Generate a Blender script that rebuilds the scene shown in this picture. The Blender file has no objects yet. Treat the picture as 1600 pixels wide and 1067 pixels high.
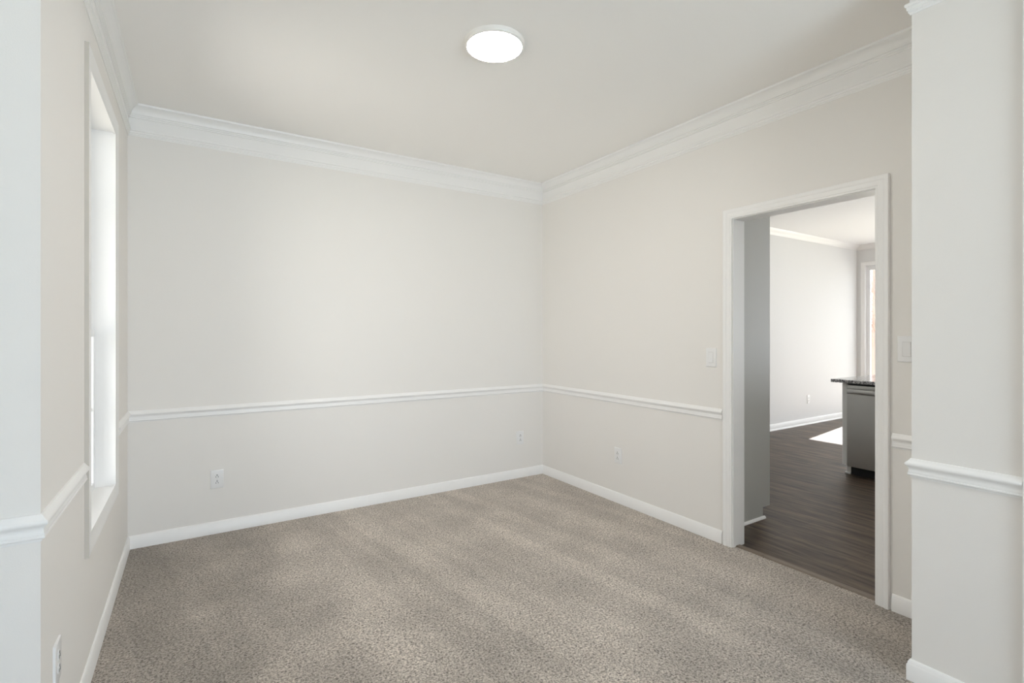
import bpy, bmesh, math, random
from mathutils import Vector, Matrix

# ------------------------------------------------------------------ camera, sky, sun, exposure
SC = bpy.context.scene
COL = SC.collection
YAW = math.radians(32.704)
CAM = Vector((-2.794, -3.8215, 1.30))
cd = bpy.data.cameras.new('camera')
cd.sensor_width = 36.0
cd.lens = 792.28 / 1600 * 36.0
cd.shift_y = -(533.5 - 521.05) / 1600
cd.clip_start = 0.05
cam = bpy.data.objects.new('camera', cd)
cam.location = CAM
cam.rotation_euler = (math.pi / 2, 0, -YAW)
COL.objects.link(cam)
SC.camera = cam

world = bpy.data.worlds.new('world')
world.use_nodes = True
bg = world.node_tree.nodes['Background']
bg.inputs['Color'].default_value = (0.94, 0.97, 1.0, 1)
bg.inputs['Strength'].default_value = 3.0
SC.world = world

sd = bpy.data.lights.new('sun', 'SUN')
sd.energy = 36.0
sd.angle = math.radians(0.6)
sd.color = (0.97, 0.985, 1.0)
sun = bpy.data.objects.new('sun', sd)
SUN_EL = math.radians(41.0)
SUN_DIR = Vector((0.9895 * math.cos(SUN_EL), 0.145 * math.cos(SUN_EL), math.sin(SUN_EL)))
sun.rotation_euler = SUN_DIR.to_track_quat('Z', 'Y').to_euler()
sun.location = (12, 1, 9)
COL.objects.link(sun)


def area(name, loc, direction, sx, sy, watts, color, portal=False):
    l = bpy.data.lights.new(name, 'AREA')
    l.shape = 'RECTANGLE'
    l.size, l.size_y = sx, sy
    l.energy = watts
    l.color = color
    if portal:
        l.cycles.is_portal = True
    o = bpy.data.objects.new(name, l)
    o.location = loc
    o.rotation_euler = Vector(direction).to_track_quat('-Z', 'Z').to_euler()
    COL.objects.link(o)
    return o


# daylight outside the left window and the glazed door, plus added fill lights
area('fill_behind_camera', (-1.75, -6.75, 0.85), (-0.15, 1, 0.75), 2.4, 2.2, 104, (0.60, 0.80, 1.0))  # added cool fill for unseen daylight, tilted up to lift the ceiling
area('daylight_window', (-5.0, -2.55, 1.15), (1, 0.45, 0.10), 3.6, 2.6, 36, (1.0, 0.97, 0.94))
area('fill_left_window', (-4.9, -1.0, 0.25), (1, 0.0, 0.45), 2.2, 1.6, 42, (1.0, 0.98, 0.96))  # added low fill, brightens the ceiling and the wall over the doorway
area('daylight_kitchen', (7.9, -2.5, 0.3), (-1, -0.2, 1.3), 2.8, 2.2, 48, (0.80, 0.90, 1.0))
area('fill_kitchen_side', (6.85, -3.9, 0.6), (-1, 0.1, 1.5), 1.7, 1.5, 170, (0.80, 0.90, 1.0))  # added fill behind an unseen end wall opening, lifts the kitchen ceiling
area('fill_kitchen_front', (5.2, -5.5, 1.0), (-0.1, 1, 1.2), 1.5, 1.5, 20, (0.80, 0.90, 1.0))  # added fill behind an unseen opening, evens out the kitchen far wall

SC.view_settings.view_transform = 'Standard'
SC.view_settings.look = 'None'
SC.view_settings.gamma = 1.0
SC.view_settings.use_curve_mapping = False
SC.view_settings.exposure = 0.03
SC.cycles.use_denoising = True
SC.cycles.max_bounces = 14
SC.cycles.diffuse_bounces = 9
SC.cycles.glossy_bounces = 6
SC.cycles.transparent_max_bounces = 12


# ------------------------------------------------------------------ materials
def new_mat(name):
    m = bpy.data.materials.new(name)
    m.use_nodes = True
    nt = m.node_tree
    return m, nt, nt.nodes['Principled BSDF']


def N(nt, t, **kw):
    n = nt.nodes.new(t)
    for k, v in kw.items():
        setattr(n, k, v)
    return n


def paint(name, col, rough, grain=0.0, scale=260):
    m, nt, b = new_mat(name)
    b.inputs['Base Color'].default_value = (*col, 1)
    b.inputs['Roughness'].default_value = rough
    if grain:
        tc = N(nt, 'ShaderNodeTexCoord')
        no = N(nt, 'ShaderNodeTexNoise')
        no.inputs['Scale'].default_value = scale
        no.inputs['Detail'].default_value = 2
        bp = N(nt, 'ShaderNodeBump')
        bp.inputs['Strength'].default_value = grain
        bp.inputs['Distance'].default_value = 0.002
        nt.links.new(tc.outputs['Object'], no.inputs['Vector'])
        nt.links.new(no.outputs['Fac'], bp.inputs['Height'])
        nt.links.new(bp.outputs['Normal'], b.inputs['Normal'])
    return m


M_WALL = paint('wall_paint', (0.800, 0.780, 0.750), 0.75, 0.08)
M_KWALL = paint('kitchen_wall_paint', (0.74, 0.74, 0.735), 0.75, 0.08)
M_CEIL = paint('ceiling_paint', (0.905, 0.890, 0.865), 0.9, 0.10, 180)
M_KCEIL = paint('kitchen_ceiling_paint', (0.92, 0.92, 0.92), 0.9, 0.10, 180)
M_TRIM = paint('trim_paint', (0.86, 0.855, 0.845), 0.35)
M_VINYL = paint('window_vinyl', (0.85, 0.86, 0.87), 0.35)
M_PLASTIC = paint('white_plastic', (0.80, 0.80, 0.80), 0.3)
M_SLOT = paint('dark_socket_slot', (0.10, 0.10, 0.10), 0.6)
M_SCREW = paint('screw_metal', (0.62, 0.61, 0.60), 0.4)
M_CAB = paint('cabinet_paint', (0.50, 0.50, 0.475), 0.4)
M_BLACK = paint('black_plastic', (0.015, 0.015, 0.016), 0.5)
M_OUT = paint('exterior_ground', (0.30, 0.28, 0.22), 0.9)
M_BARK = paint('tree_bark', (0.40, 0.30, 0.27), 0.9)
M_EDGE_SHADE = paint('shaded_casing_edge', (0.56, 0.53, 0.48), 0.6)  # greyed trim colour, the shade on the near casing edge is painted in
M_RIM = paint('fixture_rim', (0.82, 0.80, 0.77), 0.4)


def carpet_mat():
    m, nt, b = new_mat('carpet_pile')
    L = nt.links.new
    tc = N(nt, 'ShaderNodeTexCoord')
    # tufts
    v = N(nt, 'ShaderNodeTexNoise'); v.inputs['Scale'].default_value = 115; v.inputs['Detail'].default_value = 6
    v.inputs['Roughness'].default_value = 0.72; v.inputs['Distortion'].default_value = 0.6
    L(tc.outputs['Object'], v.inputs['Vector'])
    vo = N(nt, 'ShaderNodeTexVoronoi'); vo.inputs['Scale'].default_value = 170
    L(tc.outputs['Object'], vo.inputs['Vector'])
    # nap: straight vacuum strokes along the room plus soft patches
    sx = N(nt, 'ShaderNodeSeparateXYZ'); L(tc.outputs['Object'], sx.inputs[0])
    wob = N(nt, 'ShaderNodeTexNoise'); wob.inputs['Scale'].default_value = 1.3; wob.inputs['Detail'].default_value = 3
    L(tc.outputs['Object'], wob.inputs['Vector'])
    u1 = N(nt, 'ShaderNodeMath', operation='MULTIPLY_ADD'); u1.inputs[1].default_value = 0.16
    L(sx.outputs[1], u1.inputs[0]); L(sx.outputs[0], u1.inputs[2])
    u2 = N(nt, 'ShaderNodeMath', operation='MULTIPLY_ADD'); u2.inputs[1].default_value = 0.16
    L(wob.outputs['Fac'], u2.inputs[0]); L(u1.outputs[0], u2.inputs[2])
    cx = N(nt, 'ShaderNodeCombineXYZ'); L(u2.outputs[0], cx.inputs[0])
    nap = N(nt, 'ShaderNodeTexNoise'); nap.inputs['Scale'].default_value = 4.2; nap.inputs['Detail'].default_value = 1
    L(cx.outputs[0], nap.inputs['Vector'])
    pat = N(nt, 'ShaderNodeTexNoise'); pat.inputs['Scale'].default_value = 2.6; pat.inputs['Detail'].default_value = 5
    L(tc.outputs['Object'], pat.inputs['Vector'])
    r1 = N(nt, 'ShaderNodeValToRGB')
    e = r1.color_ramp.elements
    e[0].position = 0.39; e[0].color = (0.125, 0.100, 0.080, 1)
    e[1].position = 0.62; e[1].color = (0.84, 0.765, 0.685, 1)
    k = e.new(0.50); k.color = (0.53, 0.468, 0.405, 1)
    L(v.outputs['Fac'], r1.inputs['Fac'])
    mr = N(nt, 'ShaderNodeMapRange'); mr.inputs[1].default_value = 0.47; mr.inputs[2].default_value = 0.53
    mr.inputs[3].default_value = 0.945; mr.inputs[4].default_value = 1.075
    L(nap.outputs['Fac'], mr.inputs[0])
    mr2 = N(nt, 'ShaderNodeMapRange'); mr2.inputs[1].default_value = 0.3; mr2.inputs[2].default_value = 0.7
    mr2.inputs[3].default_value = 0.80; mr2.inputs[4].default_value = 1.16
    L(pat.outputs['Fac'], mr2.inputs[0])
    mu = N(nt, 'ShaderNodeMath', operation='MULTIPLY')
    L(mr.outputs[0], mu.inputs[0]); L(mr2.outputs[0], mu.inputs[1])
    # pile darker along the window wall and in the front right corner
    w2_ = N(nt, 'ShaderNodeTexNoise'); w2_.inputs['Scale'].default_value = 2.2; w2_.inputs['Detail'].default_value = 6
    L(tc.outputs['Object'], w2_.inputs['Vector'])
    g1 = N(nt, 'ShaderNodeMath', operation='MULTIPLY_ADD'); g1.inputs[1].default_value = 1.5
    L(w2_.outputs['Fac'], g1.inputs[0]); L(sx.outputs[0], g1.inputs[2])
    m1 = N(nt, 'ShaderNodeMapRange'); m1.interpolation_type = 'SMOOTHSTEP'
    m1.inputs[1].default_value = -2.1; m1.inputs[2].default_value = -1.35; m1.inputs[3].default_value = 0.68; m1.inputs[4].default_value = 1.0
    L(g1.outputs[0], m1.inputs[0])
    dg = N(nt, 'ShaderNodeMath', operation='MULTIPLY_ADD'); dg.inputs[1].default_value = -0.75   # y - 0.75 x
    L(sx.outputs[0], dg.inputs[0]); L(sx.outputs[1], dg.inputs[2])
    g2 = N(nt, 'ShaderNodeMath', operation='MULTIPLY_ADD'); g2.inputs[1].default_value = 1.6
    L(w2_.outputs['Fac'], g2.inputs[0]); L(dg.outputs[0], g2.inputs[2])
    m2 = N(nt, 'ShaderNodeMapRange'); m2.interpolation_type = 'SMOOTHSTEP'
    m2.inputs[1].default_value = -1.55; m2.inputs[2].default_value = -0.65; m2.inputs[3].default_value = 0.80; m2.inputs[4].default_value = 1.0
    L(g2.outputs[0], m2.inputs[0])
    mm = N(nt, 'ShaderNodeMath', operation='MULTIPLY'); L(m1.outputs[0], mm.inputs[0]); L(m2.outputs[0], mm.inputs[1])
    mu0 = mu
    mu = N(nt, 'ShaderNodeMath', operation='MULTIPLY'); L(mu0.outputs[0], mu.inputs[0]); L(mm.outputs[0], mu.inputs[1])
    vm = N(nt, 'ShaderNodeVectorMath', operation='SCALE')
    L(r1.outputs['Color'], vm.inputs[0]); L(mu.outputs[0], vm.inputs['Scale'])
    L(vm.outputs['Vector'], b.inputs['Base Color'])
    b.inputs['Roughness'].default_value = 1.0
    b.inputs['Specular IOR Level'].default_value = 0.05
    b.inputs['Sheen Weight'].default_value = 0.35
    b.inputs['Sheen Roughness'].default_value = 0.6
    b.inputs['Sheen Tint'].default_value = (1.0, 0.96, 0.92, 1)
    ad = N(nt, 'ShaderNodeMath', operation='SUBTRACT')
    L(v.outputs['Fac'], ad.inputs[0])
    sc = N(nt, 'ShaderNodeMath', operation='MULTIPLY'); sc.inputs[1].default_value = 0.35
    L(vo.outputs['Distance'], sc.inputs[0]); L(sc.outputs[0], ad.inputs[1])
    bp = N(nt, 'ShaderNodeBump'); bp.inputs['Strength'].default_value = 0.7; bp.inputs['Distance'].default_value = 0.012
    L(ad.outputs[0], bp.inputs['Height']); L(bp.outputs['Normal'], b.inputs['Normal'])
    return m


def plank_mat():
    m, nt, b = new_mat('vinyl_planks')
    L = nt.links.new
    tc = N(nt, 'ShaderNodeTexCoord')
    mp = N(nt, 'ShaderNodeMapping'); mp.inputs['Rotation'].default_value = (0, 0, math.radians(90))
    L(tc.outputs['Object'], mp.inputs['Vector'])
    br = N(nt, 'ShaderNodeTexBrick')
    br.inputs['Color1'].default_value = (0.0, 0, 0, 1); br.inputs['Color2'].default_value = (1, 1, 1, 1)
    br.inputs['Mortar'].default_value = (0.3, 0.3, 0.3, 1)
    br.inputs['Scale'].default_value = 1.0; br.inputs['Brick Width'].default_value = 1.22
    br.inputs['Row Height'].default_value = 0.178; br.inputs['Mortar Size'].default_value = 0.0012
    br.offset = 0.37
    L(mp.outputs['Vector'], br.inputs['Vector'])
    g = N(nt, 'ShaderNodeMapping'); g.inputs['Scale'].default_value = (11, 1.1, 1)
    L(tc.outputs['Object'], g.inputs['Vector'])
    no = N(nt, 'ShaderNodeTexNoise'); no.inputs['Scale'].default_value = 2.2; no.inputs['Detail'].default_value = 6
    no.inputs['Roughness'].default_value = 0.65
    L(g.outputs['Vector'], no.inputs['Vector'])
    r = N(nt, 'ShaderNodeValToRGB'); e = r.color_ramp.elements
    e[0].position = 0.36; e[0].color = (0.036, 0.026, 0.019, 1)
    e[1].position = 0.68; e[1].color = (0.172, 0.124, 0.088, 1)
    L(no.outputs['Fac'], r.inputs['Fac'])
    mr = N(nt, 'ShaderNodeMapRange'); mr.inputs[3].default_value = 0.88; mr.inputs[4].default_value = 1.14
    L(br.outputs['Color'], mr.inputs[0])
    vm = N(nt, 'ShaderNodeVectorMath', operation='SCALE')
    L(r.outputs['Color'], vm.inputs[0]); L(mr.outputs[0], vm.inputs['Scale'])
    mx = N(nt, 'ShaderNodeMix', data_type='RGBA')
    L(br.outputs['Fac'], mx.inputs[0]); L(vm.outputs['Vector'], mx.inputs[6]); mx.inputs[7].default_value = (0.03, 0.024, 0.02, 1)
    L(mx.outputs[2], b.inputs['Base Color'])
    b.inputs['Roughness'].default_value = 0.42
    b.inputs['Specular IOR Level'].default_value = 0.22
    bp = N(nt, 'ShaderNodeBump'); bp.inputs['Strength'].default_value = 0.15; bp.inputs['Distance'].default_value = 0.002
    L(no.outputs['Fac'], bp.inputs['Height']); L(bp.outputs['Normal'], b.inputs['Normal'])
    return m


def granite_mat():
    m, nt, b = new_mat('speckled_granite')
    L = nt.links.new
    tc = N(nt, 'ShaderNodeTexCoord')
    vo = N(nt, 'ShaderNodeTexVoronoi'); vo.inputs['Scale'].default_value = 110
    L(tc.outputs['Object'], vo.inputs['Vector'])
    r = N(nt, 'ShaderNodeValToRGB'); r.color_ramp.interpolation = 'CONSTANT'; e = r.color_ramp.elements
    e[0].position = 0.0; e[0].color = (0.09, 0.09, 0.093, 1)
    e[1].position = 0.30; e[1].color = (0.45, 0.45, 0.46, 1)
    a = e.new(0.62); a.color = (0.68, 0.68, 0.69, 1)
    a = e.new(0.86); a.color = (0.20, 0.20, 0.21, 1)
    sp = N(nt, 'ShaderNodeSeparateColor')
    L(vo.outputs['Color'], sp.inputs[0]); L(sp.outputs[0], r.inputs['Fac'])
    L(r.outputs['Color'], b.inputs['Base Color'])
    b.inputs['Roughness'].default_value = 0.12
    return m


def steel_mat():
    m, nt, b = new_mat('brushed_steel')
    L = nt.links.new
    tc = N(nt, 'ShaderNodeTexCoord')
    mp = N(nt, 'ShaderNodeMapping'); mp.inputs['Scale'].default_value = (300, 300, 3)
    L(tc.outputs['Object'], mp.inputs['Vector'])
    no = N(nt, 'ShaderNodeTexNoise'); no.inputs['Scale'].default_value = 1.0; no.inputs['Detail'].default_value = 3
    L(mp.outputs['Vector'], no.inputs['Vector'])
    mr = N(nt, 'ShaderNodeMapRange'); mr.inputs[3].default_value = 0.25; mr.inputs[4].default_value = 0.42
    L(no.outputs['Fac'], mr.inputs[0]); L(mr.outputs[0], b.inputs['Roughness'])
    b.inputs['Base Color'].default_value = (0.66, 0.65, 0.635, 1)
    b.inputs['Metallic'].default_value = 1.0
    return m


def strip_mat():
    m, nt, b = new_mat('wood_transition')
    L = nt.links.new
    tc = N(nt, 'ShaderNodeTexCoord')
    mp = N(nt, 'ShaderNodeMapping'); mp.inputs['Scale'].default_value = (60, 4, 1)
    no = N(nt, 'ShaderNodeTexNoise'); no.inputs['Scale'].default_value = 3; no.inputs['Detail'].default_value = 4
    L(tc.outputs['Object'], mp.inputs['Vector']); L(mp.outputs['Vector'], no.inputs['Vector'])
    r = N(nt, 'ShaderNodeValToRGB'); e = r.color_ramp.elements
    e[0].color = (0.10, 0.077, 0.058, 1); e[1].color = (0.26, 0.205, 0.158, 1)
    L(no.outputs['Fac'], r.inputs['Fac']); L(r.outputs['Color'], b.inputs['Base Color'])
    b.inputs['Roughness'].default_value = 0.4
    return m


def glass_mat():
    m = bpy.data.materials.new('clear_glass')
    m.use_nodes = True
    nt = m.node_tree
    nt.nodes.remove(nt.nodes['Principled BSDF'])
    out = nt.nodes['Material Output']
    tr = N(nt, 'ShaderNodeBsdfTransparent'); gl = N(nt, 'ShaderNodeBsdfGlossy'); gl.inputs['Roughness'].default_value = 0.02
    fr = N(nt, 'ShaderNodeFresnel'); fr.inputs['IOR'].default_value = 1.3
    mx = N(nt, 'ShaderNodeMixShader')
    nt.links.new(fr.outputs[0], mx.inputs[0]); nt.links.new(tr.outputs[0], mx.inputs[1]); nt.links.new(gl.outputs[0], mx.inputs[2])
    nt.links.new(mx.outputs[0], out.inputs['Surface'])
    return m


def emit_mat(name, col, strength):
    m, nt, b = new_mat(name)
    b.inputs['Base Color'].default_value = (0.9, 0.9, 0.9, 1)
    b.inputs['Emission Color'].default_value = (*col, 1)
    b.inputs['Emission Strength'].default_value = strength
    return m


M_CARPET = carpet_mat(); M_PLANK = plank_mat(); M_GRANITE = granite_mat(); M_STEEL = steel_mat()
M_STRIP = strip_mat(); M_GLASS = glass_mat(); M_LAMP = emit_mat('lamp_diffuser', (1.0, 0.93, 0.84), 73.0)


# ------------------------------------------------------------------ helpers
def link(name, bm, mat, parent=None, smooth=False):
    bmesh.ops.recalc_face_normals(bm, faces=bm.faces[:])
    me = bpy.data.meshes.new(name)
    bm.to_mesh(me); bm.free()
    if smooth:
        for p in me.polygons:
            p.use_smooth = True
        me.set_sharp_from_angle(angle=math.radians(38))
    me.materials.append(mat)
    o = bpy.data.objects.new(name, me)
    COL.objects.link(o)
    if parent is not None:
        o.parent = parent
    return o


def tag(o, label, cat, group=None, kind=None):
    o['label'] = label
    o['category'] = cat
    if group: o['group'] = group
    if kind: o['kind'] = kind
    return o


def empty(name, loc=(0, 0, 0), rz=0.0):
    o = bpy.data.objects.new(name, None)
    o.empty_display_size = 0.1
    o.location = loc
    o.rotation_euler = (0, 0, rz)
    COL.objects.link(o)
    return o


def box(bm, x0, x1, y0, y1, z0, z1, bev=0.0, seg=2):
    vs = [bm.verts.new((x, y, z)) for x in (x0, x1) for y in (y0, y1) for z in (z0, z1)]
    fs = [(0, 1, 3, 2), (4, 6, 7, 5), (0, 4, 5, 1), (2, 3, 7, 6), (0, 2, 6, 4), (1, 5, 7, 3)]
    faces = [bm.faces.new([vs[i] for i in f]) for f in fs]
    if bev:
        edges = list({e for f in faces for e in f.edges})
        bmesh.ops.bevel(bm, geom=edges, offset=bev, segments=seg, affect='EDGES', profile=0.6)


def boxes(*bs, bev=0.0):
    bm = bmesh.new()
    for b in bs:
        box(bm, *b, bev=bev)
    return bm


def quadprism(bm, pts, z0, z1):
    """vertical prism over a plan polygon"""
    n = len(pts)
    lo = [bm.verts.new((p[0], p[1], z0)) for p in pts]
    hi = [bm.verts.new((p[0], p[1], z1)) for p in pts]
    bm.faces.new(lo[::-1]); bm.faces.new(hi)
    for i in range(n):
        j = (i + 1) % n
        bm.faces.new((lo[i], lo[j], hi[j], hi[i]))


def runs(path, profile):
    """mitred mouldings on the right-hand side of a plan path; one bmesh per leg"""
    P = [Vector(p) for p in path]
    n = len(P)
    offs = []
    for i in range(n):
        ds = []
        if i > 0: ds.append((P[i] - P[i - 1]).normalized())
        if i < n - 1: ds.append((P[i + 1] - P[i]).normalized())
        ns = [Vector((d.y, -d.x)) for d in ds]
        if len(ns) == 1:
            offs.append(ns[0])
        else:
            b = (ns[0] + ns[1]).normalized()
            offs.append(b / max(0.2, b.dot(ns[0])))
    out = []
    for i in range(n - 1):
        bm = bmesh.new()
        A = [bm.verts.new((P[i].x + offs[i].x * p, P[i].y + offs[i].y * p, z)) for p, z in profile]
        B = [bm.verts.new((P[i + 1].x + offs[i + 1].x * p, P[i + 1].y + offs[i + 1].y * p, z)) for p, z in profile]
        m = len(profile)
        for k in range(m):
            l = (k + 1) % m
            bm.faces.new((A[k], A[l], B[l], B[k]))
        bm.faces.new(A); bm.faces.new(B[::-1])
        out.append(bm)
    return out


def casing_bm(y0, y1, z0, z1, prof, sign, x=0.0, sides=4):
    """casing round an opening in the plane x; prof = (outwards from edge, thickness); sign = direction of the room"""
    cs = [(y0, z0, -1, -1), (y0, z1, -1, 1), (y1, z1, 1, 1), (y1, z0, 1, -1)]
    bm = bmesh.new()
    rings = []
    for (y, z, sy, sz) in cs:
        if sides == 3 and sz == -1: sz = 0
        rings.append([bm.verts.new((x + sign * t, y + sy * w, z + sz * w)) for w, t in prof])
    m = len(prof)
    legs = [(0, 1), (1, 2), (2, 3)] + ([(3, 0)] if sides == 4 else [])
    for a, b in legs:
        for k in range(m):
            l = (k + 1) % m
            bm.faces.new((rings[a][k], rings[a][l], rings[b][l], rings[b][k]))
    if sides == 3:
        bm.faces.new(rings[0]); bm.faces.new(rings[3][::-1])
    return bm


def lathe(bm, prof, seg=64, axis_flip=1):
    rings = []
    for r, z in prof:
        if r < 1e-6:
            rings.append([bm.verts.new((0, 0, z))])
        else:
            rings.append([bm.verts.new((r * math.cos(2 * math.pi * i / seg), r * math.sin(2 * math.pi * i / seg), z)) for i in range(seg)])
    for a, b in zip(rings, rings[1:]):
        for i in range(seg):
            j = (i + 1) % seg
            if len(a) == 1 and len(b) == 1: continue
            if len(a) == 1: bm.faces.new((a[0], b[i], b[j]))
            elif len(b) == 1: bm.faces.new((a[i], a[j], b[0]))
            else: bm.faces.new((a[i], a[j], b[j], b[i]))


def tube(bm, pts, radii, seg=8):
    rings = []
    pts = [Vector(p) for p in pts]
    for i, p in enumerate(pts):
        d = (pts[min(i + 1, len(pts) - 1)] - pts[max(i - 1, 0)]).normalized()
        u = d.cross(Vector((0.31, 0.17, 0.93))).normalized()
        if u.length < 0.1: u = d.orthogonal().normalized()
        v = d.cross(u)
        r = radii[i]
        rings.append([bm.verts.new(p + u * r * math.cos(2 * math.pi * k / seg) + v * r * math.sin(2 * math.pi * k / seg)) for k in range(seg)])
    for a, b in zip(rings, rings[1:]):
        for k in range(seg):
            l = (k + 1) % seg
            bm.faces.new((a[k], a[l], b[l], b[k]))
    bm.faces.new(rings[0][::-1]); bm.faces.new(rings[-1])


def struct(name, bm, mat, label, cat, parent=None, smooth=False):
    o = link(name, bm, mat, parent, smooth)
    if parent is None:
        tag(o, label, cat, kind='structure')
    return o


# ------------------------------------------------------------------ room dimensions (corner of back and right wall is the origin)
H = 2.680            # dining room ceiling
KH = 2.70            # kitchen ceiling
JC = Vector((-3.113, -2.05))     # outside corner where the left wall begins
LC = Vector((-3.092, 0.0))       # left back corner
LROT = -math.atan2(LC.x - JC.x, LC.y - JC.y)
LLEN = (LC - JC).length
STUB_X, STUB_Y = -0.5015, -3.03
DY0, DY1, DH = -2.722, -1.945, 2.005   # opening to the kitchen
WT = 0.111

# floor, ceiling
bm = bmesh.new()
quadprism(bm, [(-3.62, -6.2), (0.03, -6.2), (0.03, 0.05), (-3.15, 0.05), (-3.15, -2.0), (-3.62, -2.0)], -0.04, 0.0)
struct('floor', bm, M_CARPET, 'beige cut-pile carpet covering the empty dining room floor', 'carpet')
struct('floor_kitchen', boxes((0.03, 6.4, -5.2, 0.1, -0.05, -0.004)), M_PLANK, 'dark grey-brown plank floor of the kitchen beyond the doorway', 'floor')
struct('ceiling', boxes((-3.74, WT / 2, -6.3, 0.12, H, H + 0.12)), M_CEIL, 'flat off-white ceiling of the dining room', 'ceiling')
struct('ceiling_kitchen', boxes((WT / 2, 6.5, -5.3, 0.2, KH, KH + 0.12)), M_KCEIL, 'white kitchen ceiling seen through the doorway', 'ceiling')

# walls
struct('wall_back', boxes((-3.25, WT, 0.0, 0.12, -0.04, H)), M_WALL, 'off-white back wall with two outlets below its chair rail', 'wall')
struct('wall_right', boxes((0.0, WT, DY1, 0.0, -0.04, H), (0.0, WT, -3.2, DY0, -0.04, H), (0.0, WT, DY0, DY1, DH, H)), M_WALL,
       'off-white right wall pierced by the kitchen doorway', 'wall')
wl = empty('wall_left_frame', (JC.x, JC.y, 0), LROT)
WU0, WU1, WZ0, WZ1 = 0.675, 1.442, 0.530, 2.314
LT = 0.14
o = struct('wall_left', boxes((-LT, 0, 0, WU0, -0.04, H), (-LT, 0, WU1, LLEN, -0.04, H), (-LT, 0, WU0, WU1, -0.04, WZ0), (-LT, 0, WU0, WU1, WZ1, H)),
           M_WALL, 'narrow left wall holding the tall narrow window', 'wall')
o.location = (JC.x, JC.y, 0); o.rotation_euler = (0, 0, LROT)
bpy.data.objects.remove(wl)
struct('wall_left_return', boxes((-3.6, JC.x - LT * 0.98, JC.y, JC.y + 0.14, -0.04, H)), M_WALL,
       'wall return facing the camera at the left edge of the photo', 'wall')
struct('wall_right_stub', boxes((STUB_X, 0.0, -3.335, STUB_Y, -0.04, H)), M_WALL, 'projecting wall pier at the right edge of the photo', 'wall')
struct('wall_right_front', boxes((STUB_X, STUB_X + 0.14, -6.2, -4.3, -0.04, H), (STUB_X, STUB_X + 0.14, -4.3, -3.335, 2.46, H)), M_WALL,
       'continuation of the right pier wall beside the camera', 'wall')
struct('wall_left_front', boxes((-3.74, -3.6, -6.3, -1.91, -0.04, H)), M_WALL, 'side wall left of the camera', 'wall')
struct('wall_front', boxes((-3.74, -2.9, -6.3, -6.2, -0.04, H), (-0.6, WT, -6.3, -6.2, -0.04, H), (-2.9, -0.6, -6.3, -6.2, -0.04, 0.3), (-2.9, -0.6, -6.3, -6.2, 2.45, H)),
       M_WALL, 'wall behind the camera with the broad opening added for light', 'wall')
struct('wall_kitchen_back', boxes((WT, 6.36, 0.02, 0.14, -0.05, KH)), M_KWALL, 'bright white far wall of the kitchen', 'wall')
KX = 6.22
GY0, GY1, GH = -2.45, -0.098, 2.37
struct('wall_kitchen_right', boxes((KX, KX + 0.14, GY1, 0.02, -0.05, KH), (KX, KX + 0.14, -3.0, GY0, -0.05, KH), (KX, KX + 0.14, -5.2, -4.8, -0.05, KH), (KX, KX + 0.14, -4.8, -3.0, -0.05, 0.9), (KX, KX + 0.14, -4.8, -3.0, 2.3, KH), (KX, KX + 0.14, GY0, GY1, GH, KH)),
       M_KWALL, 'white kitchen end wall with the tall glazed door', 'wall')
struct('wall_kitchen_front', boxes((WT, 4.4, -5.3, -5.2, -0.05, KH), (6.0, 6.36, -5.3, -5.2, -0.05, KH), (4.4, 6.0, -5.3, -5.2, -0.05, 0.8), (4.4, 6.0, -5.3, -5.2, 2.3, KH)), M_KWALL, 'kitchen wall opposite its far wall', 'wall')
struct('wall_kitchen_left', boxes((WT * 0.5, WT, -5.2, -3.2, -0.05, KH)), M_KWALL, 'kitchen side of the right wall beyond the pier', 'wall')
struct('ground', boxes((-30, 40, -30, 30, -0.45, -0.40)), M_OUT, 'ground outside the house', 'ground')

# ------------------------------------------------------------------ mouldings
BASE = [(0, 0.0), (0.013, 0.0), (0.013, 0.058), (0.0105, 0.062), (0.0095, 0.068), (0.006, 0.0755), (0.0035, 0.078), (0, 0.078)]
RZ = 0.761
RAIL = [(0, 0), (0.003, 0), (0.004, 0.006), (0.008, 0.0075), (0.0105, 0.010), (0.0105, 0.0145), (0.0085, 0.0155), (0.0095, 0.019), (0.0075, 0.026),
        (0.0075, 0.033), (0.010, 0.039), (0.0135, 0.0425), (0.0165, 0.046), (0.0175, 0.050), (0.0165, 0.0545), (0.012, 0.0585), (0.0075, 0.064), (0.004, 0.070), (0, 0.071)]
RAIL = [(p, z + RZ) for p, z in RAIL]
CZ = 2.496
c0 = [(0, 0), (0.004, 0.0), (0.006, 0.006), (0.0085, 0.0075), (0.0085, 0.014), (0.012, 0.0165), (0.012, 0.027), (0.0165, 0.030), (0.0175, 0.038),
      (0.015, 0.042), (0.005, 0.044), (0.005, 0.108), (0.010, 0.109), (0.0105, 0.117), (0.0145, 0.119), (0.015, 0.127), (0.0195, 0.129),
      (0.022, 0.142), (0.027, 0.153), (0.034, 0.162), (0.042, 0.168), (0.047, 0.172), (0.053, 0.1735), (0.0555, 0.184), (0, 0.184)]
CROWN = [(p, CZ + z) for p, z in c0]

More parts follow.
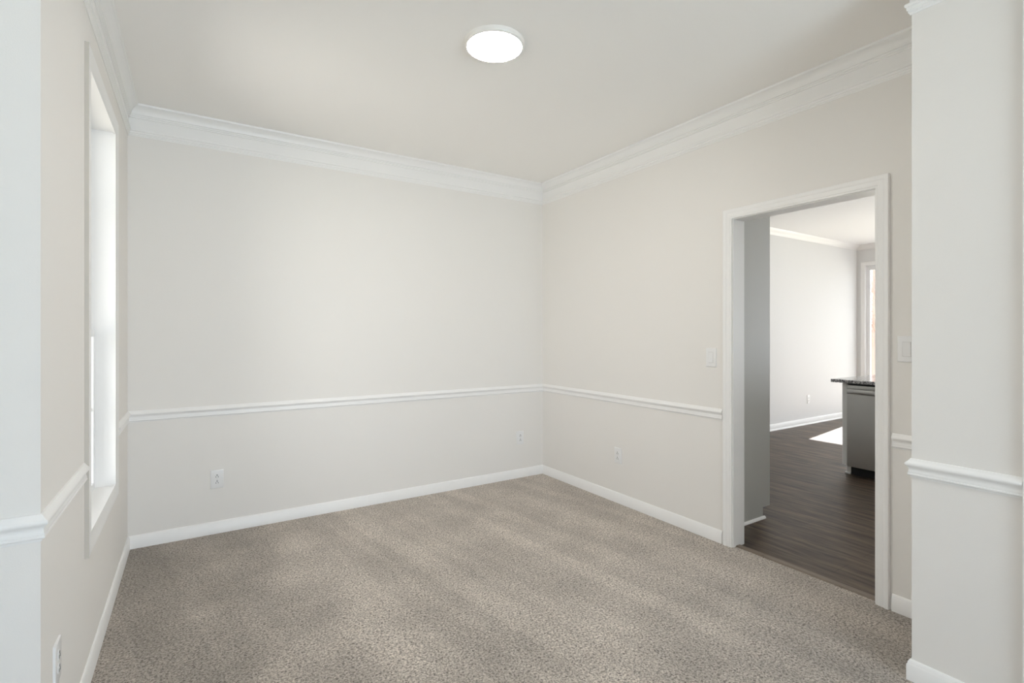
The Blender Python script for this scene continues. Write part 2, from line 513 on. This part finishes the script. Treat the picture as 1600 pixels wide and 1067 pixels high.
left_path = [(-3.6, JC.y), tuple(JC), tuple(LC), (0, 0), (0, DY1 + 0.060)]
right_path = [(0, DY0 - 0.060), (0, STUB_Y), (STUB_X, STUB_Y), (STUB_X, -3.332)]
nb = [('baseboard_left_return', 'white baseboard on the left wall return'), ('baseboard_left', 'white baseboard under the left window wall'),
      ('baseboard_back', 'white baseboard along the back wall'), ('baseboard_right', 'white baseboard on the right wall left of the doorway')]
for bmx, (nm, lb) in zip(runs(left_path, BASE), nb):
    struct(nm, bmx, M_TRIM, lb, 'baseboard', smooth=True)
nb = [('baseboard_right_front', 'short white baseboard between the doorway and the pier'), ('baseboard_stub_side', 'white baseboard on the hidden side of the right pier'),
      ('baseboard_stub', 'white baseboard on the face of the right pier')]
for bmx, (nm, lb) in zip(runs(right_path, BASE), nb):
    struct(nm, bmx, M_TRIM, lb, 'baseboard', smooth=True)

# chair rails: the left wall's rail stops at the window casing
TN = [0]


def trim(bmx, lb, cat, mat=None):
    TN[0] += 1
    return struct('trim_%d' % TN[0], bmx, mat or M_TRIM, lb, cat, smooth=True)


ld = (LC - JC).normalized()
CW = 0.063
pn = JC + ld * (WU0 - CW)
pf = JC + ld * (WU1 + CW)
for bmx, lb in zip(runs([(-3.6, JC.y), tuple(JC), tuple(pn)], RAIL),
                   ['white chair rail on the left wall return', 'white chair rail on the left wall on the near side of the window']):
    trim(bmx, lb, 'chair rail')
for bmx, lb in zip(runs([tuple(pf), tuple(LC), (0, 0), (0, DY1 + 0.060)], RAIL),
                   ['short white chair rail between window and left back corner', 'long white chair rail across the back wall',
                    'white chair rail on the right wall ending at the door casing']):
    trim(bmx, lb, 'chair rail')
for bmx, lb in zip(runs(right_path, RAIL),
                   ['short white chair rail between door casing and right pier', 'white chair rail on the hidden side of the right pier',
                    'white chair rail on the face of the right pier']):
    trim(bmx, lb, 'chair rail')
for bmx, lb in zip(runs([(-3.6, JC.y), tuple(JC), tuple(LC), (0, 0), (0, STUB_Y), (STUB_X, STUB_Y), (STUB_X, -6.2)], CROWN),
                   ['crown molding on the left wall return', 'crown molding above the left window', 'crown molding along the back wall',
                    'crown molding along the right wall over the doorway', 'crown molding on the hidden side of the right pier',
                    'crown molding on the face of the right pier']):
    trim(bmx, lb, 'crown molding')
# kitchen trims
KB = [(0, -0.004), (0.022, -0.004), (0.022, 0.006), (0.016, 0.014), (0.012, 0.016), (0.012, 0.070), (0.008, 0.080), (0, 0.084)]
KC = [(0, KH - 0.075), (0.006, KH - 0.075), (0.010, KH - 0.062), (0.02, KH - 0.05), (0.035, KH - 0.035), (0.055, KH - 0.022), (0.062, KH - 0.010), (0.068, KH), (0, KH)]
struct('baseboard_kitchen_back', runs([(0.75, 0.02), (KX, 0.02)], KB)[0], M_TRIM, 'white baseboard along the kitchen far wall', 'baseboard', smooth=True)
for bmx, lb in zip(runs([(WT, 0.02), (KX, 0.02), (KX, -5.2)], KC), ['plain crown molding on the kitchen far wall', 'plain crown molding on the kitchen end wall']):
    trim(bmx, lb, 'crown molding')

# ------------------------------------------------------------------ doorway to the kitchen
CPROF = [(0.0, 0.0), (0.0, 0.009), (0.004, 0.0105), (0.010, 0.0095), (0.012, 0.0115), (0.026, 0.0125), (0.034, 0.0125), (0.036, 0.0145), (0.042, 0.0165), (0.054, 0.0175), (0.057, 0.015), (0.057, 0.0)]
d1 = empty('door_1', (0, (DY0 + DY1) / 2, 0))
tag(d1, 'white cased doorway between dining room and kitchen', 'doorway', kind='structure')


def world_child(o, parent):
    o.parent = parent
    o.location = Vector(o.location) - Vector(parent.location)
    return o


J = 0.012
world_child(link('casing', casing_bm(DY0 + J - 0.005, DY1 - J + 0.005, 0, DH - J + 0.005, CPROF, -1, 0.0, 3), M_TRIM, None, True), d1)
world_child(link('kitchen_casing', casing_bm(DY0 + J - 0.005, DY1 - J + 0.005, -0.003, DH - J + 0.005, CPROF, 1, WT, 3), M_TRIM, None, True), d1)
world_child(link('jamb', boxes((0.0, WT, DY0, DY0 + J, -0.003, DH), (0.0, WT, DY1 - J, DY1, -0.003, DH), (0.0, WT, DY0 + J, DY1 - J, DH - J, DH)), M_TRIM), d1)

# transition strips at the threshold
for (a, b, lb) in [(DY1 - J - 0.168, DY1 - J, 'short wood transition strip at the left end of the threshold'),
                   (DY0 + J, DY1 - J - 0.171, 'long wood transition strip between carpet and plank floor')]:
    bm = bmesh.new()
    pr = [(0.022, -0.003), (0.026, 0.004), (0.034, 0.0065), (0.046, 0.0065), (0.049, 0.005), (0.055, 0.0065), (0.066, 0.005), (0.072, -0.003)]
    A = [bm.verts.new((x, a, z)) for x, z in pr]; B = [bm.verts.new((x, b, z)) for x, z in pr]
    for k in range(len(pr)):
        l = (k + 1) % len(pr)
        bm.faces.new((A[k], A[l], B[l], B[k]))
    bm.faces.new(A); bm.faces.new(B[::-1])
    trim(bm, lb, 'transition strip', M_STRIP)

# casing at the very right edge, where the pier's rail stops
d2 = empty('door_2', (STUB_X, -3.8, 0))
tag(d2, 'white casing edge at the extreme right beside the pier', 'doorway', kind='structure')
world_child(link('casing', casing_bm(-4.22, -3.39, 0, 2.40, CPROF, -1, STUB_X, 3), M_TRIM, None, True), d2)
world_child(link('jamb', boxes((STUB_X, STUB_X + 0.14, -3.39, -3.336, 0, 2.46), (STUB_X, STUB_X + 0.14, -4.3, -4.22, 0, 2.46), (STUB_X, STUB_X + 0.14, -4.22, -3.39, 2.40, 2.46)), M_TRIM), d2)

# ------------------------------------------------------------------ tall window in the left wall
w1 = empty('window_1', (JC.x, JC.y, 0), LROT)
tag(w1, 'tall narrow double-hung window with white picture-frame casing in the left wall', 'window', kind='structure')
WPROF = [(0.0, 0.0), (0.0, 0.008), (0.006, 0.0105), (0.014, 0.0085), (0.018, 0.0105), (0.046, 0.013), (0.050, 0.0135), (0.066, 0.0140), (0.071, 0.012), (0.071, 0.0)]
jt = 0.012
link('casing', casing_bm(WU0 + jt, WU1 - jt, WZ0 + jt, WZ1 - jt, [(w - 0.008, t) for w, t in WPROF], 1, 0.0, 4), M_TRIM, w1, True)
link('jamb', boxes((-LT, 0, WU0, WU0 + jt, WZ0, WZ1), (-LT, 0, WU1 - jt, WU1, WZ0, WZ1), (-LT, 0, WU0 + jt, WU1 - jt, WZ1 - jt, WZ1)), M_TRIM, w1)
link('casing_edge_shade', boxes((0.0, 0.0135, WU0 + jt - 0.0648, WU0 + jt - 0.0628, WZ0 + jt - 0.063, WZ1 - jt + 0.063)), M_EDGE_SHADE, w1)['label'] = 'greyish strip painted as shade on the near edge of the casing'
link('sill', boxes((-LT, 0.0, WU0 + jt, WU1 - jt, WZ0, WZ0 + jt)), M_TRIM, w1)
a0, a1, b0, b1 = WU0 + jt, WU1 - jt, WZ0 + jt, WZ1 - jt
zm = 1.30


def sash(xa, xb, z0, z1, bars, nm):
    s = 0.034
    bs = [(xa, xb, a0 + 0.004, a0 + s, z0, z1), (xa, xb, a1 - s, a1 - 0.004, z0, z1), (xa, xb, a0 + s, a1 - s, z0, z0 + s), (xa, xb, a0 + s, a1 - s, z1 - s, z1)]
    xm = (xa + xb) / 2
    for z in bars:
        bs.append((xm - 0.007, xm + 0.007, a0 + s, a1 - s, z - 0.008, z + 0.008))
    bs.append((xm - 0.007, xm + 0.007, (a0 + a1) / 2 - 0.008, (a0 + a1) / 2 + 0.008, z0 + s, z1 - s))
    f = link(nm, boxes(*bs, bev=0.002), M_VINYL, w1)
    link('pane', boxes((xm - 0.002, xm + 0.002, a0 + s, a1 - s, z0 + s, z1 - s)), M_GLASS, f)


sash(-0.100, -0.074, b0, zm + 0.02, [0.93], 'lower_sash')
sash(-0.130, -0.104, zm - 0.014, b1, [1.92], 'upper_sash')
link('sash_lock', boxes((-0.088, -0.068, 1.03, 1.09, zm + 0.02, zm + 0.034), bev=0.004), M_VINYL, w1)
# unseen window added behind the camera to admit the fill light
w2 = empty('added_window', (-1.75, -6.25, 0))
tag(w2, 'unseen broad window added in the wall behind the camera for light', 'window', kind='structure')
fr = [(-1.15, 1.15, -0.03, 0.03, 0.3, 0.37), (-1.15, 1.15, -0.03, 0.03, 2.38, 2.45)]
for x in (-1.15, -0.03, 1.09):
    fr.append((x, x + 0.06, -0.028, 0.028, 0.37, 2.38))
link('added_window_frame', boxes(*fr), M_VINYL, w2)
link('pane', boxes((-1.09, 1.09, -0.003, 0.003, 0.37, 2.38)), M_GLASS, w2)

# ------------------------------------------------------------------ kitchen glazed door
d3 = empty('door_3', (KX, (GY0 + GY1) / 2, 0))
tag(d3, 'tall glazed door with white casing in the kitchen end wall', 'door', kind='structure')
world_child(link('casing', casing_bm(GY0, GY1, -0.004, GH, CPROF, -1, KX, 3), M_TRIM, None, True), d3)
gm = (GY0 + GY1) / 2
fs = []
for (p, q, xx) in [(GY0, gm + 0.04, KX + 0.085), (gm - 0.04, GY1, KX + 0.05)]:
    f = world_child(link('door_panel', boxes((xx, xx + 0.032, p, p + 0.05, 0, GH), (xx, xx + 0.032, q - 0.05, q, 0, GH), (xx, xx + 0.032, p + 0.05, q - 0.05, 0, 0.10), (xx, xx + 0.032, p + 0.05, q - 0.05, GH - 0.07, GH)), M_VINYL), d3)
    g = link('pane', boxes((xx + 0.013, xx + 0.019, p + 0.05, q - 0.05, 0.10, GH - 0.07)), M_GLASS, f)

# ------------------------------------------------------------------ bare tree outside the glazed door
random.seed(4)
tr = empty('bare_tree', (11.1, 1.72, -0.40))
tag(tr, 'bare pinkish-brown tree outside the glazed kitchen door', 'tree')
bm = bmesh.new()
tube(bm, [(0, 0, 0), (0.03, 0.02, 0.9), (-0.02, -0.03, 2.0), (0.03, 0.0, 3.2), (0, 0.02, 4.2)], [0.10, 0.085, 0.07, 0.045, 0.015], 10)
link('trunk', bm, M_BARK, tr, True)
bm = bmesh.new()
for i in range(60):
    z = random.uniform(0.8, 3.9)
    a = random.uniform(0, 2 * math.pi)
    L = random.uniform(0.4, 0.95) * (1.1 - z / 6)
    p0 = Vector((0, 0, z)); d = Vector((math.cos(a), math.sin(a), 0.7)).normalized()
    p1 = p0 + d * L * 0.5 + Vector((0, 0, random.uniform(-.05, .05))); p2 = p1 + d * L * 0.5 + Vector((random.uniform(-.1, .1), random.uniform(-.1, .1), .1))
    tube(bm, [p0, p1, p2], [0.018, 0.012, 0.004], 5)
    for k in range(2):
        q = p0.lerp(p2, random.uniform(0.4, 0.9)); e = d + Vector((random.uniform(-1, 1), random.uniform(-1, 1), random.uniform(0, .6)))
        tube(bm, [q, q + e.normalized() * 0.3], [0.008, 0.003], 4)
link('branches', bm, M_BARK, tr)

# ------------------------------------------------------------------ ceiling light
cl = empty('ceiling_light', (-1.564, -1.752, H))
tag(cl, 'round flush white ceiling light glowing over the middle of the dining room', 'ceiling light')
bm = bmesh.new()
lathe(bm, [(0.142, 0.0), (0.142, -0.010), (0.139, -0.020), (0.134, -0.024), (0.131, -0.0245), (0.129, -0.021), (0.129, 0.0)], 96)
link('rim', bm, M_RIM, cl, True)
bm = bmesh.new()
lathe(bm, [(0.129, -0.018), (0.129, -0.0235), (0.118, -0.0262), (0.08, -0.0275), (0.0, -0.028)], 96)
link('diffuser', bm, M_LAMP, cl, True)


# ------------------------------------------------------------------ outlets and switches (built facing local -Y, standing on the wall plane y = 0)
def rounded_plate(w, h, t, r=0.004):
    bm = bmesh.new()
    box(bm, -w / 2, w / 2, -t, 0, -h / 2, h / 2)
    e = [e for e in bm.edges if all(abs(v.co.y + t) < 1e-6 for v in e.verts)]
    bmesh.ops.bevel(bm, geom=e, offset=0.0035, segments=3, affect='EDGES', profile=0.5)
    return bm


def disc_y(bm, cx, cz, r, y0, y1, seg=20, sz=1.0):
    a = [bm.verts.new((cx + r * math.cos(2 * math.pi * i / seg), y0, cz + sz * r * math.sin(2 * math.pi * i / seg))) for i in range(seg)]
    b = [bm.verts.new((v.co.x, y1, v.co.z)) for v in a]
    bm.faces.new(a); bm.faces.new(b[::-1])
    for i in range(seg):
        j = (i + 1) % seg
        bm.faces.new((a[i], a[j], b[j], b[i]))


def make_outlet(loc, rz, label):
    t = empty('wall_outlet', loc, rz)
    tag(t, label, 'outlet', 'white duplex wall outlets')
    link('cover_plate', rounded_plate(0.074, 0.119, 0.0065), M_PLASTIC, t, True)
    for s in (1, -1):
        bm = bmesh.new(); disc_y(bm, 0, 0.0195 * s, 0.0165, -0.0085, -0.004, 28, 0.86)
        r = link('receptacle', bm, M_PLASTIC, t, True)
        bm = bmesh.new()
        disc_y(bm, 0, 0.0195 * s + 0.0075, 0.0036, -0.0092, -0.0084, 14)
        for q in (1, -1):
            box(bm, q * 0.0062 - 0.0015, q * 0.0062 + 0.0015, -0.0092, -0.0084, 0.0195 * s - 0.0085, 0.0195 * s + 0.0005)
        link('socket_slots', bm, M_SLOT, r)
    bm = bmesh.new(); disc_y(bm, 0, 0, 0.003, -0.0078, -0.006, 14)
    link('screw', bm, M_SCREW, t, True)
    return t


def copy_tree(o, parent=None):
    c = o.copy(); COL.objects.link(c)
    if parent is not None: c.parent = parent
    for ch in [x for x in o.children]:
        copy_tree(ch, c)
    return c


src = make_outlet((-2.626, 0.0, 0.352), 0.0, 'white outlet at the left end of the back wall')
for loc, rz, lb in [((-0.256, 0, 0.358), 0.0, 'white outlet on the back wall close to its right corner'),
                    ((0, -0.982, 0.362), -math.pi / 2, 'white outlet on the right wall left of the doorway'),
                    ((4.746, 0.02, 0.355), 0.0, 'small white outlet on the kitchen far wall')]:
    c = copy_tree(src); c.location = loc; c.rotation_euler = (0, 0, rz); c['label'] = lb
c = copy_tree(src)
p = JC + ld * 0.172
c.location = (p.x, p.y, 0.352); c.rotation_euler = (0, 0, math.pi / 2 + LROT)
c['label'] = 'white outlet low on the left wall below the chair rail, nearest the camera'


def make_switch(loc, rz, label, up):
    t = empty('light_switch', loc, rz)
    tag(t, label, 'light switch', 'white rocker light switches')
    link('cover_plate', rounded_plate(0.074, 0.119, 0.0065), M_PLASTIC, t, True)
    bm = boxes((-0.0172, 0.0172, -0.0068, -0.003, -0.0345, -0.0325), (-0.0172, 0.0172, -0.0068, -0.003, 0.0325, 0.0345),
               (-0.0172, -0.0160, -0.0068, -0.003, -0.0325, 0.0325), (0.0160, 0.0172, -0.0068, -0.003, -0.0325, 0.0325))
    link('switch_gap', bm, M_SCREW, t)
    bm = bmesh.new()
    a = 0.0105 if up else 0.0072
    b = 0.0072 if up else 0.0105
    pr = [(-0.0318, -0.004), (-0.0318, -b), (0.0, -0.0082), (0.0318, -a), (0.0318, -0.004)]
    A = [bm.verts.new((-0.0156, y, z)) for z, y in pr]; B = [bm.verts.new((0.0156, y, z)) for z, y in pr]
    for k in range(5):
        l = (k + 1) % 5
        bm.faces.new((A[k], A[l], B[l], B[k]))
    bm.faces.new(A); bm.faces.new(B[::-1])
    link('rocker', bm, M_PLASTIC, t)
    return t


make_switch((0, -1.805, 1.149), -math.pi / 2, 'white rocker switch left of the kitchen doorway', False)
make_switch((0, -2.840, 1.228), -math.pi / 2, 'white rocker switch between doorway and right pier', True)

# ------------------------------------------------------------------ tall cabinet behind the doorway's left jamb
PY = -1.766
CX0 = WT + 0.025
tc_ = empty('tall_cabinet', (0.42, PY + 0.35, -0.004))
tag(tc_, 'tall pale grey cabinet just inside the kitchen at the left of the doorway', 'cabinet')


def lk(name, bm, mat, parent, smooth=False):
    o = link(name, bm, mat, None, smooth)
    return world_child(o, parent)


bm = bmesh.new()
pf_ = [(CX0, -0.004), (0.631, -0.004), (0.631, 0.074), (0.718, 0.074), (0.718, 2.28), (CX0, 2.28)]
A = [bm.verts.new((x, PY, z)) for x, z in pf_]; B = [bm.verts.new((x, PY + 0.018, z)) for x, z in pf_]
for k in range(6):
    l = (k + 1) % 6
    bm.faces.new((A[k], A[l], B[l], B[k]))
bm.faces.new(A); bm.faces.new(B[::-1])
lk('side_panel', bm, M_CAB, tc_)
lk('body', boxes((CX0, 0.69, PY + 0.018, PY + 0.70, 0.074, 2.28)), M_CAB, tc_)
lk('toe_kick', boxes((CX0, 0.631, PY + 0.018, PY + 0.70, -0.004, 0.074)), M_CAB, tc_)
for z0, z1 in ((0.08, 1.45), (1.455, 2.275)):
    dr = lk('door', boxes((0.69, 0.712, PY + 0.02, PY + 0.695, z0, z1), bev=0.002), M_CAB, tc_)
    h = link('handle', boxes((0.712, 0.735, PY + 0.63, PY + 0.642, (z0 + z1) / 2 - 0.07, (z0 + z1) / 2 + 0.07), bev=0.003), M_STEEL, dr)
    # door mesh is in world coordinates shifted by the cabinet; its handle shares that frame
bm = bmesh.new()
pr = [(0, -0.004), (0.014, -0.004), (0.0135, 0.003), (0.010, 0.009), (0.004, 0.0125), (0, 0.013)]
A = [bm.verts.new((CX0, PY - p, z)) for p, z in pr]; B = [bm.verts.new((0.648, PY - p, z)) for p, z in pr]
for k in range(len(pr)):
    l = (k + 1) % len(pr)
    bm.faces.new((A[k], A[l], B[l], B[k]))
bm.faces.new(A); bm.faces.new(B[::-1])
lk('shoe_molding', bm, M_TRIM, tc_, True)

# ------------------------------------------------------------------ peninsula: cabinet, dishwasher, worktop
FX = 2.316
CY = -1.524
pc = empty('end_panel', (FX + 0.3, CY - 0.01, -0.004))
tag(pc, 'white end panel of the peninsula beside the dishwasher', 'cabinet panel')
bm = bmesh.new()
pf_ = [(FX + 0.085, -0.004), (FX + 0.62, -0.004), (FX + 0.62, 0.842), (FX, 0.842), (FX, 0.095), (FX + 0.085, 0.095)]
A = [bm.verts.new((x, CY, z)) for x, z in pf_]; B = [bm.verts.new((x, CY - 0.039, z)) for x, z in pf_]
for k in range(6):
    l = (k + 1) % 6
    bm.faces.new((A[k], A[l], B[l], B[k]))
bm.faces.new(A); bm.faces.new(B[::-1])
lk('panel_board', bm, M_TRIM, pc)
lk('shoe_molding', boxes((FX + 0.070, FX + 0.085, CY - 0.038, CY + 0.012, -0.004, 0.012), (FX + 0.085, FX + 0.62, CY, CY + 0.012, -0.004, 0.012), bev=0.003), M_TRIM, pc)

pb = empty('base_cabinet', (FX + 0.3, CY - 1.1, -0.004))
tag(pb, 'white base cabinet under the worktop beyond the dishwasher, hidden behind the door casing', 'cabinet')
lk('body', boxes((FX + 0.02, FX + 0.60, CY - 1.6, CY - 0.65, 0.095, 0.842)), M_TRIM, pb)
lk('toe_kick', boxes((FX + 0.085, FX + 0.60, CY - 1.6, CY - 0.65, -0.004, 0.095)), M_TRIM, pb)
for k in range(2):
    y1 = CY - 0.655 - k * 0.475
    dr = lk('door', boxes((FX, FX + 0.02, y1 - 0.465, y1, 0.10, 0.66), bev=0.002), M_TRIM, pb)
    dw_ = lk('drawer', boxes((FX, FX + 0.02, y1 - 0.465, y1, 0.668, 0.835), bev=0.002), M_TRIM, pb)
    link('handle', boxes((FX - 0.025, FX, y1 - 0.29, y1 - 0.17, 0.745, 0.757), bev=0.003), M_STEEL, dw_)
    link('handle', boxes((FX - 0.025, FX, y1 - 0.44, y1 - 0.428, 0.5, 0.62), bev=0.003), M_STEEL, dr)

DWY1 = CY - 0.043
DWY0 = DWY1 - 0.600
dw = empty('dishwasher', (FX + 0.3, (DWY0 + DWY1) / 2, -0.004))
tag(dw, 'stainless steel dishwasher built in under the granite worktop', 'dishwasher')
lk('body', boxes((FX + 0.03, FX + 0.58, DWY0, DWY1, 0.085, 0.825)), M_BLACK, dw)
lk('door', boxes((FX - 0.012, FX + 0.03, DWY0, DWY1, 0.085, 0.828), bev=0.005), M_STEEL, dw)
bm = bmesh.new()
n = 14
rows = []
for i in range(n + 1):
    f = i / n
    y = DWY1 - 0.006 - f * (0.588)
    bow = 0.030 + 0.022 * math.sin(math.pi * f)
    if i in (0, n): bow = 0.016
    x = FX - 0.012 - bow
    rows.append([bm.verts.new((x + dx, y, 0.775 + dz)) for dx, dz in [(0.014, -0.024), (0.004, -0.022), (0, -0.012), (0, 0.012), (0.004, 0.020), (0.014, 0.022)]])
for a, b in zip(rows, rows[1:]):
    for k in range(6):
        l = (k + 1) % 6
        bm.faces.new((a[k], a[l], b[l], b[k]))
bm.faces.new(rows[0]); bm.faces.new(rows[-1][::-1])
for y in (DWY1 - 0.030, DWY0 + 0.030):
    box(bm, FX - 0.034, FX - 0.010, y - 0.012, y + 0.012, 0.762, 0.788)
lk('handle', bm, M_STEEL, dw, True)
lk('kick_plate', boxes((FX + 0.07, FX + 0.085, DWY0, DWY1, -0.004, 0.085)), M_BLACK, dw)
lk('control_strip', boxes((FX + 0.006, FX + 0.030, DWY0 + 0.004, DWY1 - 0.004, 0.828, 0.840)), M_BLACK, dw)

wt = link('worktop', boxes((2.276, 3.25, CY - 1.62, -1.441, 0.848, 0.876), bev=0.003), M_GRANITE)
tag(wt, 'speckled grey granite worktop over the dishwasher', 'worktop')
